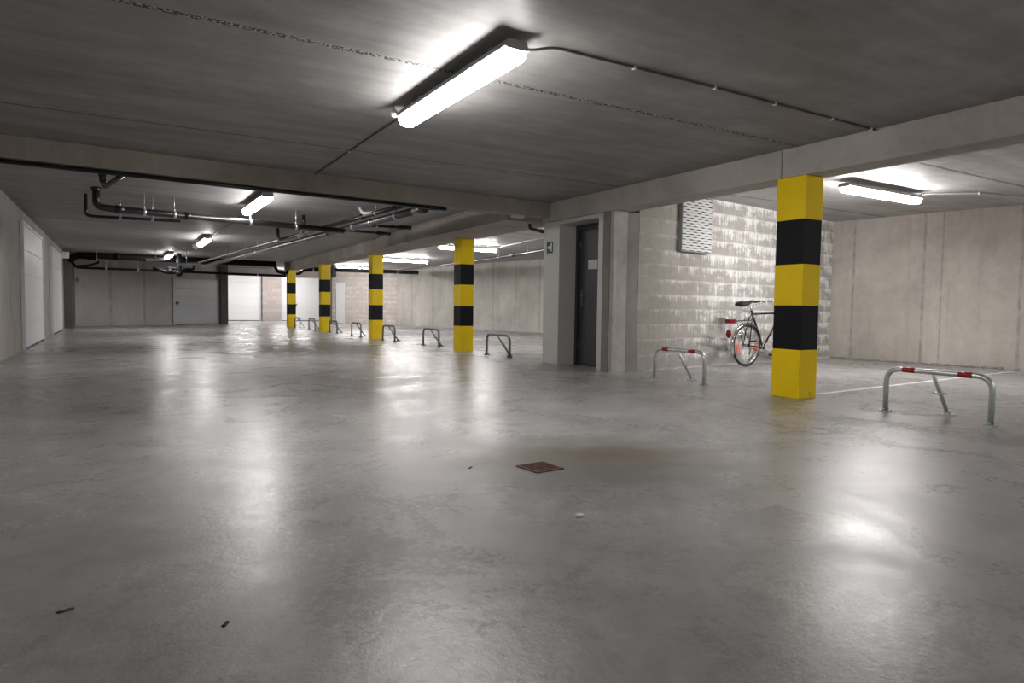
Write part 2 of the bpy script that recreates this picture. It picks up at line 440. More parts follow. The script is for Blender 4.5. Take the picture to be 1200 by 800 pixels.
tag(MB().box(6.171,6.529,28.61,40,HC,HR+0.1).build('ceiling_recess', M_CEIL, origin=(0,0,0)), kind='structure')
def wall(name, A, B, z0, z1, mat, th=0.2, label=None):
    """visible face runs A to B; body lies on the left of A->B"""
    A = Vector((A[0], A[1], 0)); B = Vector((B[0], B[1], 0)); d = B-A
    o = MB().box(0, d.length, 0, th, z0, z1).build(name, mat, origin=(0,0,0))
    o.location = A; o.rotation_euler = (0, 0, math.atan2(d.y, d.x))
    tag(o, kind='structure')
    return o

wall('wall_left', (-1.5,-4.1), (-1.5,29.8), 0, HC, M_WALL_L)
wall('wall_back', (-1.5,29.8), (4.42,33.0), 0, HC, M_WALL_B)
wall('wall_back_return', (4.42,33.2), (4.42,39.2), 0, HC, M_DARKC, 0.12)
wall('wall_garages', (4.30,39.2), (12.2,39.2), 0, HC, M_WALL_B)
wall('wall_passage', (11.2,39.2), (9.35,33.25), 0, HR, M_WALL_B, 0.12)
wall('wall_blocks_far', (9.30,33.15), (12.0,31.3), 0, HR, M_BLOCK_FAR)
wall('wall_right_far', (12.0,31.3), (15.75,9.5), 0, HR, M_WALL_FAR)
wall('wall_blocks', (6.72,7.60), (12.60,8.38), 0, HR, M_BLOCK)
wall('wall_right', (12.60,8.40), (14.20,-4.1), 0, HR, M_WALL_R)
wall('wall_rear', (14.4,-4.1), (-1.7,-4.1), 0, HC, M_WALL_L)
wall('wall_core_back', (15.9,9.42), (6.62,9.42), 0, HR, M_COLD, 0.12)

# doors as part of the room -------------------------------------------------
# door_1: the grey service door inside a deep white surround
d = empty('door_1', (6.45, 8.48, 0)); tag(d, 'dark grey service door in a deep white surround beside the block wall', None, kind='structure')
w = MB()
w.box(6.23, 6.60, 8.97, 9.42, 0, 2.348)               # left return panel
w.box(6.23, 6.60, 7.81, 7.95, 0, 2.348)               # right return
w.box(6.23, 6.60, 7.95, 8.97, 2.285, 2.348)           # head
w.build('door_surround', M_WHITEP, d, world=True, bevel=0.004)
f = MB(); f.box(6.56, 6.66, 8.90, 8.968, 0, 2.284).box(6.56, 6.66, 7.952, 8.01, 0, 2.284).box(6.56, 6.66, 8.01, 8.90, 2.20, 2.284)
f.box(6.56,6.66,8.01,8.90,0.0,0.02)
f.build('door_frame', M_DOORF, d, world=True, bevel=0.003)
lf = MB(); lf.box(6.60, 6.65, 8.012, 8.898, 0.022, 2.198)
for a in ((8.05,8.06,0.1,2.14),(8.84,8.85,0.1,2.14),(8.05,8.85,0.1,0.11),(8.05,8.85,2.13,2.14)):
    lf.box(6.594, 6.6, *a)
lf = lf.build('door_leaf', M_DOOR, d, world=True)
h = MB(); h.box(6.585, 6.60, 8.80, 8.84, 0.98, 1.22); h.cyl((6.59,8.82,1.14),(6.54,8.82,1.14),0.009)
h.tube(bend([(6.545,8.82,1.14),(6.54,8.815,1.14),(6.54,8.70,1.135)],0.01),0.009)
h.ball((6.582,8.82,1.03),0.012)
h.build('door_handle', M_GALVD, lf, world=True)
for hz in (0.25, 1.9): MB().box(6.59,6.60,8.862,8.892,hz,hz+0.12).build('door_hinge', M_GALVD, lf, world=True)

o = MB().box(6.5885, 6.5935, 8.42, 8.66, 1.56, 1.71).build('paper_notice', M_PAPER)
tag(o, 'white paper notice taped on the dark grey service door', 'notice')

s = empty('exit_sign', (6.22, 9.24, 1.93)); tag(s, 'small green escape route sign with white arrow and doorway on the white surround', 'sign')
MB().box(6.222, 6.229, 9.155, 9.325, 1.835, 2.025).build('sign_plate', M_GREEN, s, world=True)
a = MB()
# bar of the doorway and an arrow pointing left (towards +Y as seen)
a.box(6.2185, 6.2215, 9.175, 9.205, 1.865, 2.0)
Mx = Matrix(((0,0,1,6.2185),(1,0,0,0),(0,1,0,0),(0,0,0,1)))
a.prism([(9.31,1.93),(9.245,1.965),(9.245,1.942),(9.205,1.945),(9.205,1.912),(9.245,1.918),(9.245,1.895)][::-1], 0, 0.003, Mx)
a.build('sign_symbol', M_WHITE, s, world=True)

# concrete column between the door and the block wall
c = empty('concrete_column', (6.45, 7.7, 0)); tag(c, 'pale concrete column between the service door surround and the block wall', 'column')
MB().box(6.20, 6.46, 7.555, 7.80, 0, 2.349).build('shaft', M_COLC, c, world=True, bevel=0.006)
MB().box(6.47, 6.715, 7.60, 7.80, 0, 2.349).build('dark_rebate', M_COLD, c, world=True, bevel=0.004)
MB().box(6.19, 6.20, 7.63, 7.79, 0, 2.349).build('joint_filler', M_COLD, c, world=True)

# garage doors ---------------------------------------------------------------
def garage(name, A, B, z1, mat, label, panels=5, fascia=None, handle=None, gap=0.03):
    A = Vector((A[0],A[1],0)); B = Vector((B[0],B[1],0)); dd = B-A; L = dd.length
    e = empty(name, A, math.atan2(dd.y, dd.x)); tag(e, label, None, kind='structure')
    fr = MB(); fr.box(-0.05,0,-0.06,0,0,z1+0.05).box(L,L+0.05,-0.06,0,0,z1+0.05).box(0,L,-0.06,0,z1,z1+0.05)
    fr.build('door_frame', mat, e)
    p = MB()
    for i in range(panels):
        a0 = 0.03+(z1-0.03)*i/panels; a1 = 0.03+(z1-0.03)*(i+1)/panels
        p.box(0.002, L-0.002, -0.045, -0.005, a0+0.006, a1-0.006)
        p.box(0.002, L-0.002, -0.037, -0.005, a1-0.006, a1+0.004 if i<panels-1 else a1)
    pn = p.build('door_panel', mat, e, bevel=0.003)
    MB().box(0.002,L-0.002,-0.05,-0.004,0.0,0.032).build('rubber_seal', M_RUBBER, e)
    if fascia:
        MB().box(-0.05, L+0.05, -0.06, -0.002, z1+0.055, fascia).build('fascia', mat, e)
    if handle:
        hh = MB(); hh.box(handle-0.05,handle+0.05,-0.06,-0.045,0.88,0.98).cyl((handle,-0.05,0.93),(handle,-0.09,0.93),0.015).box(handle-0.08,handle+0.08,-0.1,-0.085,0.915,0.945)
        hh.box(handle-0.02,handle+0.02,-0.1,-0.085,0.84,0.93)
        hh.build('door_handle', M_RUBBER, pn)
    return e
du = (Vector((4.42,33.0))-Vector((-1.5,29.8))).normalized()
def onback(x, off=0.0):
    t = (x+1.5)/du.x; return (x+du.y*off, 29.8+du.y*t-du.x*off)
garage('door_2', onback(2.16,0.005), onback(3.98,0.005), 1.93, M_GAR_G, 'grey sectional garage door in the back wall, leftmost of the three far garage doors', handle=0.12)
garage('door_3', (4.75,39.19), (6.98,39.19), 2.08, M_GAR_W, 'white garage door with fascia, set back between the dark pier and the brick pilaster', fascia=2.5)
garage('door_4', (8.16,39.19), (11.1,39.19), 2.10, M_GAR_W, 'wide white garage door partly behind the two farthest striped pillars', fascia=2.5, handle=0.75)
garage('door_5', (-1.495,22.0), (-1.495,25.7), 2.36, M_GAR_W, 'white garage door in the left wall, seen edge-on at the far left')
garage('door_6', (-1.495,15.4), (-1.495,19.2), 2.36, M_GAR_W, 'white garage door in the left wall, nearer one')
tag(MB().box(7.06,8.07,38.9,39.19,0,HC-0.001).build('trim_1', M_BRICK, origin=(7.06,38.9,0)), 'brown blockwork pilaster between the two white garage doors', kind='structure')
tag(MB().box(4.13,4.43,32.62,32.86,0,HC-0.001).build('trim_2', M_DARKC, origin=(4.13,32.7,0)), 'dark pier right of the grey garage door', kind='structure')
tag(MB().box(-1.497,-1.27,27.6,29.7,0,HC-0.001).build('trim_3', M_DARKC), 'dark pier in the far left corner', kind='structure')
tag(MB().box(4.44,8.95,33.9,34.2,2.28,HC-0.001).build('trim_4', M_WALL_B, origin=(4.43,33.3,0)), 'concrete lintel below the ceiling right of the dark pier', kind='structure')
dw = Vector((2.7,-1.85)).normalized()
garage('door_7', (9.52,32.96), (9.80,32.77), 1.98, M_GAR_W, 'narrow white door beside the far block wall', panels=1)
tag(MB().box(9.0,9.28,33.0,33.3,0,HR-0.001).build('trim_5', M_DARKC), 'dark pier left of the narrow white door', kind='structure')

# ------------------------------------------------------------------ beams
b = MB().box(6.18,6.52,-4.09,9.42,2.35,HR)
o = b.build('concrete_beam', M_BEAM, origin=(6.18,-4.09,2.35)); tag(o, 'long pale concrete beam over the nearest striped pillar and the service door', 'beam')
# give it a length axis for its grain
b = MB()
b.prism([(-1.49,8.72),(6.175,9.185),(6.175,9.43),(-1.49,8.97)], 2.415, HC-0.001)
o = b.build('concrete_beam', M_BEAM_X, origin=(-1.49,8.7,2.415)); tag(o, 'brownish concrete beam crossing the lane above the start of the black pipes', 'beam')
b = MB()
left = [(5.50,9.44),(5.54,11.8),(5.56,14.0),(5.80,16.7),(5.93,19.4),(6.04,26.0),(6.06,28.6)]
b.prism([(6.52,9.44),(6.52,28.6)] + left[::-1], 2.35, HC-0.001)
b.box(6.20, 6.52, 9.44, 28.6, HC-0.001, HR)
for (xa,ya),(xb,yb) in zip(left[:-1], left[1:]):
    if yb < 15 or (ya > 16 and yb < 27):
        b.prism([(xa-0.045,ya),(xa,ya),(xb,yb),(xb-0.045,yb)], HC-0.022, HC-0.001)
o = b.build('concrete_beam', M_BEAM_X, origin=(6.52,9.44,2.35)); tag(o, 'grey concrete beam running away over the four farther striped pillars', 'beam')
j = MB().box(6.172,6.181,4.735,4.745,2.352,HC-0.002).build('beam_joint', M_COLD, bpy.data.objects['concrete_beam'], world=True)
j2 = MB().box(6.172,6.181,9.17,9.2,2.352,HC-0.002).build('beam_joint', M_COLD, bpy.data.objects['concrete_beam'], world=True)

# ------------------------------------------------------------------ striped pillars
bands1 = [0, 0.519, 0.987, 1.425, 1.895, 2.349]
bands2 = [0, 0.527, 0.945, 1.39, 1.817, 2.349]
def pillar(x0, y0, w, l, bands, label):
    m = MB()
    for i in range(5):
        m.mi = i % 2
        if i % 2 == 0 : m.box(x0, x0+w, y0, y0+l, bands[i], bands[i+1])
        else: m.box(x0+0.0015, x0+w-0.0015, y0+0.0015, y0+l-0.0015, bands[i], bands[i+1])
    o = m.build('striped_pillar', [M_YELLOW, M_BLACKP], bevel=0.006)
    tag(o, label, 'pillar', 'yellow and black pillars in one row')
pillar(6.185,4.44,0.29,0.35,bands1,'largest yellow and black striped pillar, nearest, in front of the bicycle')
pillar(6.185,12.47,0.31,0.33,bands2,'yellow and black striped pillar nearest beyond the service door')
pillar(6.19,18.02,0.32,0.33,bands2,'middle yellow and black striped pillar, in front of the far block wall')
pillar(6.20,23.4,0.32,0.33,bands2,'yellow and black striped pillar in front of the right end of the wide white garage door')
pillar(6.12,28.2,0.31,0.33,bands2,'smallest and farthest yellow and black striped pillar, by the left edge of the wide white garage door')

# ------------------------------------------------------------------ ceiling lamps
def make_lamp(light):
    t = empty('ceiling_lamp', (0,0,0))
    L = 0.93; zt = -0.055
    hs = MB(); hs.prism([(-0.092,0),(0.092,0),(0.070,0.05),(-0.070,0.05)], -L, L, Matrix(((1,0,0,0),(0,0,1,0),(0,1,0,zt-0.05),(0,0,0,1))))
    hs.build('housing', M_PLASTD, t, bevel=0.004)
    df = MB(); df.smooth = True
    prof = [(-0.078,0.0), (-0.079,-0.025), (-0.068,-0.056), (-0.045,-0.074), (0,-0.079), (0.045,-0.074), (0.068,-0.056), (0.079,-0.025), (0.078,0.0)]
    st = [(-L+0.005,0.80),(-L+0.03,1.0),(L-0.03,1.0),(L-0.005,0.80)]
    rows = [[df.bm.verts.new((x*k, yy, zt-0.051+z*k)) for x,z in prof] for yy,k in st]
    for i in range(3):
        for q in range(len(prof)-1):
            df._f([rows[i][q],rows[i][q+1],rows[i+1][q+1],rows[i+1][q]], True)
    df._f(rows[0], False); df._f(rows[-1][::-1], False)
    df.build('diffuser', light, t)
    for s in (-1,1):
        MB().box(-0.074,0.074,s*(L-0.004)-0.006,s*(L-0.004)+0.006,zt-0.058,zt-0.004).build('end_cap', M_PLASTD, t, bevel=0.002)
        MB().box(-0.02,0.02,s*0.6-0.015,s*0.6+0.015,zt-0.004,0.0).build('bracket', M_STEEL, t)
    for yy in (-0.86,-0.3,0.3,0.86):
        for s in (-1,1):
            xa, xb = sorted((s*0.078, s*0.085))
            MB().box(xa,xb,yy-0.010,yy+0.010,zt-0.075,zt-0.03).build('clip', M_STEEL, t)
    return t
lamp0 = make_lamp(M_LIGHT); lampb = make_lamp(M_LIGHTB)
lamps = [(2.19,4.58,HC,0.0,'large glowing tube lamp on the ceiling nearest the viewer','lamps over the driving lane'),
 (2.0,11.5,HC,0,'glowing tube lamp just beyond the brownish cross beam, above the black pipe','lamps over the driving lane'),
 (2.03,19.2,HC,0,'small glowing tube lamp over the lane, third from the viewer','lamps over the driving lane'),
 (1.62,25.9,HC,0,'farthest and smallest lane lamp, just before the thick black pipe at the back','lamps over the driving lane'),
 (9.57,5.62,HR,PI/2,'glowing tube lamp in the right bay behind the nearest striped pillar','lamps over the parking bays'),
 (8.92,17.5,HR,PI/2,'glowing tube lamp behind the top of the second striped pillar','lamps over the parking bays'),
 (9.35,23.6,HR,PI/2,'glowing tube lamp right behind the middle striped pillar','lamps over the parking bays'),
 (9.56,29.9,HR,PI/2,'glowing tube lamp between the third and fourth striped pillars, above the far block wall','lamps over the parking bays'),
 (9.0,12.0,HR,PI/2,'tube lamp hidden behind the service door core','lamps over the parking bays'),
 (2.3,-2.5,HC,0,'tube lamp over the lane behind the viewpoint','lamps over the driving lane'),
 (9.6,-1.6,HR,PI/2,'tube lamp over the right bays behind the viewpoint','lamps over the parking bays'),
 (8.2,36.9,HR,PI/2,'tube lamp in the far recess in front of the wide white garage door','lamps in the far recess'),
 (5.4,36.5,HC,PI/2,'tube lamp in the far recess in front of the narrower white garage door','lamps in the far recess')]
for i,(x,y,z,r,lab,grp) in enumerate(lamps):
    bay = z == HR
    t = (lampb if i == 4 else copy_tree(lampb)) if bay else (lamp0 if i == 0 else copy_tree(lamp0))
    t.location = (x,y,z); t.rotation_euler = (0,0,r)
    tag(t, lab, 'lamp', grp)

# cable gland and ceiling conduits
def conduit(name, pts, r, mat, label, clips=(), cat='cable', rb=0.08, clipmat=None):
    e = empty(name, pts[0]); tag(e, label, cat)
    MB().tube(bend(pts, rb), r, 8).build('conduit', mat, e, world=True)
    for p, zc in clips:
        MB().box(p[0]-0.010,p[0]+0.010,p[1]-0.014,p[1]+0.014,p[2]-r-0.004,zc).build('clip', clipmat or M_WHITE, e, world=True)
    return e
z = HC-0.010
conduit('ceiling_conduit', [(2.26,3.72,2.575),(2.36,3.72,2.59),(2.5,3.72,z),(4.0,3.70,z),(6.165,3.72,z)], 0.009, M_CABLE,
        'dark conduit with white clips from the nearest lamp to the long pale beam', [((3.2,3.712,z),HC),((4.0,3.70,z),HC),((4.72,3.71,z),HC),((5.5,3.715,z),HC),((6.1,3.72,z),HC)])
conduit('ceiling_conduit', [(2.21,5.52,2.575),(2.23,5.62,2.59),(2.26,5.74,z),(2.27,7,z),(2.29,8.93,z)], 0.009, M_CABLE,
        'dark conduit from the nearest lamp back to the brownish cross beam', [((2.27,7.4,z),HC)])
conduit('ceiling_conduit', [(2.02,12.45,2.6),(2.05,12.55,z),(2.2,15,z),(2.14,18.2,z),(2.05,18.26,2.6)], 0.014, M_CABLE,
        'dark conduit between the second and third lane lamps', [((2.2,15,z),HC)])
z2 = HR-0.016
conduit('ceiling_conduit', [(10.50,5.62,2.69),(10.6,5.60,z2),(11.2,5.1,z2),(12.9,4.75,z2)], 0.014, M_CABLEW,
        'pale conduit from the right bay lamp towards the right wall', [((11.2,5.1,z2),HR)])
conduit('ceiling_conduit', [(9.85,17.5,2.70),(9.95,17.35,z2),(9.6,15,z2),(9.5,13.2,z2)], 0.014, M_CABLEW,
        'pale conduit from the lamp behind the second striped pillar to the service core', [((9.6,15,z2),HR)])
g = MB(); g.ball((2.10,5.57,2.59),0.036); g.cyl((2.10,5.57,2.60),(2.10,5.57,HC),0.012); g.cyl((2.10,5.57,2.58),(2.16,5.50,2.575),0.016)
tag(g.build('cable_gland', M_WHITE), 'white round cable connector at the far end of the nearest lamp', 'connector')

# ------------------------------------------------------------------ pipes
def pipe_run(name, label, pts, r, mat, rb=0.15, rods=(), sockets=(), zc=HC, cat='pipe', group=None):
    e = empty(name, pts[0]); tag(e, label, cat, group)
    P = bend(pts, rb, 8)
    MB().tube(P, r, 16).build('pipe', mat, e, world=True)
    for (x,y,zz) in rods:
        rr = MB(); rr.cyl((x,y,zz+r*0.9),(x,y,zc),0.006,8); rr.build('hanger_rod', M_STEEL, e, world=True)
        c = MB(); k = []
        d0 = (Vector(pts[-1])-Vector(pts[-2])).normalized()
        c.tube([Vector((x,y,zz))-d0*0.02, Vector((x,y,zz))+d0*0.02], r*1.13, 16); c.cyl((x,y,zz+r),(x,y,zz+r+0.04),0.014,8)
        c.build('pipe_clamp', M_STEEL, e, world=True)
    for p0,p1,k in sockets:
        MB().tube([p0,p1], r*k, 16).build('socket', mat, e, world=True)
    return e
# big drain A across the lane
pipe_run('drain_pipe','black drain pipe dropping from the ceiling at left, crossing the lane under the second lamp',
    [(-0.22,11.95,HC),(-0.22,11.95,2.37),(-0.05,11.98,2.35),(3.78,12.70,2.345)], 0.052, M_PIPE, 0.18,
    rods=[(0.42,12.07,2.35),(0.85,12.15,2.349),(2.05,12.375,2.347),(2.86,12.53,2.346)],
    sockets=[((0.02,12.0,2.35),(0.14,12.02,2.35),1.2),((1.0,12.18,2.349),(1.08,12.195,2.349),1.2),((-0.22,11.95,2.6),(-0.22,11.95,HC),1.25)])
pipe_run('drain_pipe','thin black pipe below the elbow of the drain pipe at far left',
    [(-0.37,12.6,HC-0.02),(-0.37,12.6,2.29),(-0.25,12.58,2.28),(0.95,12.3,2.27)], 0.024, M_PIPE, 0.08,
    rods=[(0.1,12.5,2.276),(0.55,12.39,2.273)])
# drain B running away beside the far beam
def pb(y, dz=0): return (4.15-0.088*(y-9.5), y, 2.44-0.0125*(y-9.5)+dz)
pipe_run('drain_pipe','thick grey drain pipe on hangers running away from the cross beam along the lane',
    [pb(9.75), pb(14), pb(20), pb(26.0)], 0.058, M_PIPEG, 0.1,
    rods=[pb(10.6),pb(11.6),pb(12.4),pb(15),pb(17),pb(19.0),pb(20.2),pb(22.5)], sockets=[(pb(9.6),pb(9.95),1.2),(pb(13.6),pb(13.8),1.15)])
def pc(y, dz=0): return (3.93-0.088*(y-9.5), y, 2.50-0.0105*(y-9.5)+dz)
pipe_run('drain_pipe','slimmer black pipe running beside the thick grey drain pipe',
    [pc(9.6,0.0), pc(14), pc(20), pc(25.6)], 0.036, M_PIPE, 0.1,
    rods=[pc(10.9),pc(16.3),pc(18.0),pc(21.0)], sockets=[(pc(11.4),pc(11.6),1.3)])
e = MB().tube(bend([(3.80,11.0,2.50),(3.74,11.4,2.53),(3.72,11.5,HC)],0.1),0.03,12)
tag(e.build('pipe_elbow', M_PLAST), 'pale pipe elbow rising to the ceiling beside the thick grey drain pipe', 'pipe')
pipe_run('branch_pipe','short black branch pipe reaching right from the grey drain pipe, nearer the cross beam',
    [(3.98,12.02,2.40),(4.80,11.86,2.40)],0.025,M_PIPE, sockets=[((4.45,11.93,2.40),(4.52,11.915,2.40),1.35),((4.6,11.9,2.40),(4.83,11.855,2.40),1.5)], rods=[(4.2,11.98,2.40)])
pipe_run('branch_pipe','short black branch pipe reaching right from the grey drain pipe, farther one',
    [(3.80,12.72,2.37),(4.76,12.86,2.37)],0.025,M_PIPE, sockets=[((4.5,12.82,2.37),(4.78,12.863,2.37),1.5)])
pipe_run('drop_pipe','short black vertical pipe joining the drain crossing the lane to the slimmer black pipe',
    [(3.16,13.2,HC),(3.16,13.2,2.44),(3.2,13.4,2.36),(3.35,14.4,2.34)],0.036,M_PIPE, 0.1, sockets=[((3.16,13.2,2.5),(3.16,13.2,2.58),1.25)])
pipe_run('drop_pipe','short black vertical pipe dropping onto the drain left of the far beam',
    [(3.18,15.7,HC),(3.18,15.7,2.50),(3.26,15.9,2.43),(3.36,16.6,2.40)],0.032,M_PIPE, 0.1, sockets=[((3.18,15.7,2.53),(3.18,15.7,2.6),1.25)])
# black pipe under cross beam
pipe_run('beam_pipe','long thin black pipe hugging the underside of the brownish cross beam',
    [(-1.48,8.80,2.385),(4.30,9.19,2.385)],0.026,M_PIPE, sockets=[((4.02,9.172,2.385),(4.14,9.18,2.385),1.3)])
k = empty('pipe_elbow', (-0.05,9.05,2.41)); tag(k,'black and grey V-shaped pipe bend below the left end of the cross beam','pipe')
MB().tube([(-0.10,9.06,2.418),(-0.10,9.06,2.30)],0.036,12).tube([(-0.10,9.06,2.39),(-0.10,9.06,2.36)],0.045,12).build('pipe', M_PIPE, k, world=True)
MB().tube(bend([(-0.10,9.06,2.31),(-0.08,9.06,2.24),(0.11,9.05,2.405)],0.03),0.030,12).build('bend', M_PIPEG, k, world=True)
# back pipes
pipe_run('drain_pipe','thick black pipe spanning the back of the garage just under the ceiling',
    [(-1.32,27.3,2.32),(-1.12,27.2,2.50),(-0.6,27.1,2.515),(5.45,27.3,2.50)],0.112,M_PIPEB,0.2,
    sockets=[((0.0,27.12,2.515),(0.2,27.12,2.515),1.12),((2.9,27.2,2.51),(3.1,27.21,2.51),1.12)])
pipe_run('drain_pipe','thinner black pipe along the back wall below the thick one',
    [(-1.25,27.75,2.30),(-1.15,27.75,2.12),(-0.6,27.75,2.11),(6.0,28.1,2.09)],0.045,M_PIPEB,0.12,
    rods=[(-0.25,27.77,2.11),(0.75,27.82,2.105),(4.9,28.04,2.093)])
pipe_run('drain_pipe','curled black pipe bend in the far left corner below the thick pipe',
    [(-1.05,27.0,2.42),(-0.55,26.9,2.38),(-0.42,26.9,2.27),(-0.75,26.9,2.16),(-1.15,27.0,2.12)],0.035,M_PIPEB,0.15,rods=[(-0.5,26.9,2.34)])
k = empty('pipe_manifold', (2.0,26.3,2.1)); tag(k,'black cluster of pipe elbows hanging at the back before the grey garage door','pipe')
MB().tube(bend([(1.2,26.6,2.15),(1.5,26.4,2.02),(1.7,26.3,1.98),(2.3,26.3,2.12)],0.1),0.06,12).build('pipe',M_PIPEB,k,world=True)
MB().tube(bend([(1.95,26.0,HC+0.001),(1.95,26.0,2.05),(1.95,26.0,1.97)],0.1),0.075,12).ball((1.95,26.0,1.96),0.11).ball((1.68,26.2,2.02),0.09).build('trap',M_PIPEB,k,world=True)
MB().tube(bend([(1.6,26.4,2.14),(2.5,26.9,2.15),(2.52,26.9,2.4)],0.1),0.05,12).build('branch',M_PIPEB,k,world=True)
pipe_run('drain_pipe','black pipe curling around the top of the farthest striped pillar',
    [(5.45,27.6,2.5),(5.55,27.5,2.22),(5.9,27.6,2.16),(6.03,27.9,2.27)],0.06,M_PIPEB,0.12)
pipe_run('drain_pipe','short black pipe elbow right of the farthest striped pillar top',
    [(6.48,28.3,2.20),(6.60,28.2,2.22),(6.7,28.1,2.34),(7.3,28.0,2.36)],0.05,M_PIPEB,0.1, zc=HR, rods=[(7.1,28.03,2.355)])
# bay side pipes
pipe_run('wall_pipe','dark pipe on hangers under the bay ceiling along the far right wall',
    [(9.75,13.0,2.50),(10.05,15.4,2.50),(10.45,18.7,2.50),(10.95,28.5,2.50)],0.042,M_PIPE,0.3,
    rods=[(10.15,16.2,2.50),(10.40,18.3,2.50),(10.62,22.0,2.50),(10.8,25.5,2.50)], zc=HR,
    sockets=[((10.25,17.05,2.5),(10.29,17.4,2.5),1.35)])
pipe_run('wall_pipe','thinner grey pipe parallel to the dark pipe along the far right wall',
    [(9.95,13.0,2.56),(10.25,15.4,2.56),(10.65,18.7,2.56),(11.15,28.5,2.56)],0.02,M_PIPEG,0.3)
pipe_run('back_pipe','dark pipe crossing the bays above the far block wall',
    [(6.9,28.9,2.46),(12.0,28.6,2.48)],0.09,M_PIPE,0.1, zc=HR, rods=[(8.0,28.83,2.464),(11,28.66,2.476)])
pipe_run('drop_pipe','dark red pipe elbow below the inner corner of the cross beam',
    [(6.05,9.60,2.345),(6.06,9.60,2.27),(6.20,9.62,2.25),(6.62,9.66,2.22)],0.028,M_PIPER,0.05, sockets=[((6.3,9.632,2.243),(6.36,9.636,2.239),1.3)])
tag(MB().box(5.50,5.70,9.20,9.30,2.37,2.4155).build('junction_box', M_PLAST, bevel=0.004), 'pale flat box under the cross beam near its inner corner', 'box')
# other small fittings
tag(MB().box(1.98,2.16,21.6,21.72,2.55,HC).ball((2.07,21.66,2.55),0.05).build('ceiling_sensor', M_WHITE), 'small white sensor on the ceiling beyond the third lane lamp', 'sensor')
tag(MB().box(-1.49,-1.27,26.4,26.5,2.34,2.56).box(-1.47,-1.29,26.38,26.4,2.36,2.54).build('wall_box', M_WHITE), 'white box among the pipes in the far left corner', 'box')
p = onback(-1.12,0.06)
tag(MB().box(p[0]-0.09,p[0]+0.09,p[1]-0.05,p[1]+0.05,1.68,1.84).cyl((p[0]-0.02,p[1]-0.08,1.76),(p[0]-0.02,p[1]-0.04,1.76),0.05).build('switch_box', M_PLAST), 'small pale switch box on the far left back wall', 'box')
p = MB().cyl((0.9,24.3,2.30),(1.42,24.6,2.33),0.045).cyl((1.16,24.45,2.32),(1.16,24.45,HC+0.001),0.01)
tag(p.build('foil_sleeve', M_STEEL), 'shiny short sleeve hanging left of the black pipe cluster', 'pipe')
p = MB().cyl((1.75,24.0,2.18),(2.45,24.9,2.27),0.035).cyl((2.05,24.38,2.22),(2.05,24.38,HC-0.0005),0.01).ball((2.45,24.9,2.27),0.06)
tag(p.build('pipe_sleeve', M_STEEL), 'shiny sloping pipe end above the grey garage door', 'pipe')
tag(MB().box(7.35,7.5,26.1,26.3,2.02,2.28).box(7.38,7.47,26.3,26.4,2.1,2.76).build('loudspeaker_box', M_RUBBER), 'small black box right of the fourth striped pillar top', 'box')

# ------------------------------------------------------------------ ventilation grille on the block wall
ang = math.atan2(0.78, 5.88)
g = empty('ventilation_grille', (7.62, 7.712, 1.85), ang); tag(g, 'white expanded metal ventilation grille high on the block wall', 'grille')
W, Hh = 0.78, 0.89
fr = MB(); fr.box(0,W,-0.07,-0.004,0,0.015).box(0,W,-0.07,-0.004,Hh-0.015,Hh).box(0,0.012,-0.07,-0.004,0,Hh).box(W-0.012,W,-0.07,-0.004,0,Hh)
fr.build('frame', M_PLASTD, g)
MB().box(0.012,W-0.012,-0.02,-0.006,0.015,Hh-0.015).build('backing', M_DARKC, g)
sl = MB(); rows = 20; n = 60
for r_ in range(rows):
    zb = 0.02+(Hh-0.04)*r_/rows; ph = (r_ % 2)*PI
    a = []; b_ = []; c_ = []
    for i in range(n+1):
        x = 0.005+(W-0.01)*i/n; wv = 0.0055*math.sin(i/n*2*PI*4+ph)
        a.append(sl.bm.verts.new((x,-0.088,zb+wv))); b_.append(sl.bm.verts.new((x,-0.062,zb+0.0385+wv))); c_.append(sl.bm.verts.new((x,-0.056,zb+0.0365+wv)))
    d_ = [sl.bm.verts.new((v.co.x, -0.082, v.co.z-0.002)) for v in a]
    for i in range(n):
        sl._f([a[i],a[i+1],b_[i+1],b_[i]]); sl._f([b_[i],b_[i+1],c_[i+1],c_[i]]); sl._f([c_[i],c_[i+1],d_[i+1],d_[i]]); sl._f([d_[i],d_[i+1],a[i+1],a[i]])
sl.build('mesh_slats', M_WHITE, g)

# ------------------------------------------------------------------ parking barriers
def make_barrier(dull=False):
    t = empty('parking_barrier', (0,0,0)); gm = M_GALVD if dull else M_GALV
    hgt, hw, r = 0.405, 0.44, 0.0235
    hp = bend([(0,-hw,0.012),(0,-hw,hgt),(0,hw,hgt),(0,hw,0.012)], 0.13, 10)
    MB().tube(hp, r, 14).build('hoop', gm, t)
    for s in (-1,1):
        bp = MB(); bp.box(-0.05,0.05,s*hw-0.035,s*hw+0.035,0,0.012)
        bp.cyl((-0.035,s*hw,0.012),(-0.035,s*hw,0.032),0.013,6).cyl((0.035,s*hw,0.012),(0.035,s*hw,0.032),0.013,6)
        bp.build('base_plate', gm, t)
    for s in (-1,1):
        if dull: break
        MB().tube([(0,s*0.235-0.055,hgt),(0,s*0.235+0.055,hgt)], r+0.0015, 14).build('red_band', M_RED, t)
    br = MB(); br.tube([(0.0,0.03,hgt-0.01),(0.27,0.03,0.03)],0.017,12)
    br.box(0.10,0.16,0.0,0.06,0.2,0.215); br.cyl((0.13,-0.03,0.21),(0.13,0.09,0.21),0.007,8)
    br.build('brace', gm, t)
    bp = MB(); bp.box(0.22,0.33,-0.01,0.07,0,0.012).cyl((0.305,0.03,0.012),(0.305,0.03,0.035),0.013,6).box(0.25,0.29,0.008,0.052,0.012,0.045)
    bp.build('base_plate', gm, t)
    return t
br0 = make_barrier(); br1 = make_barrier(True)
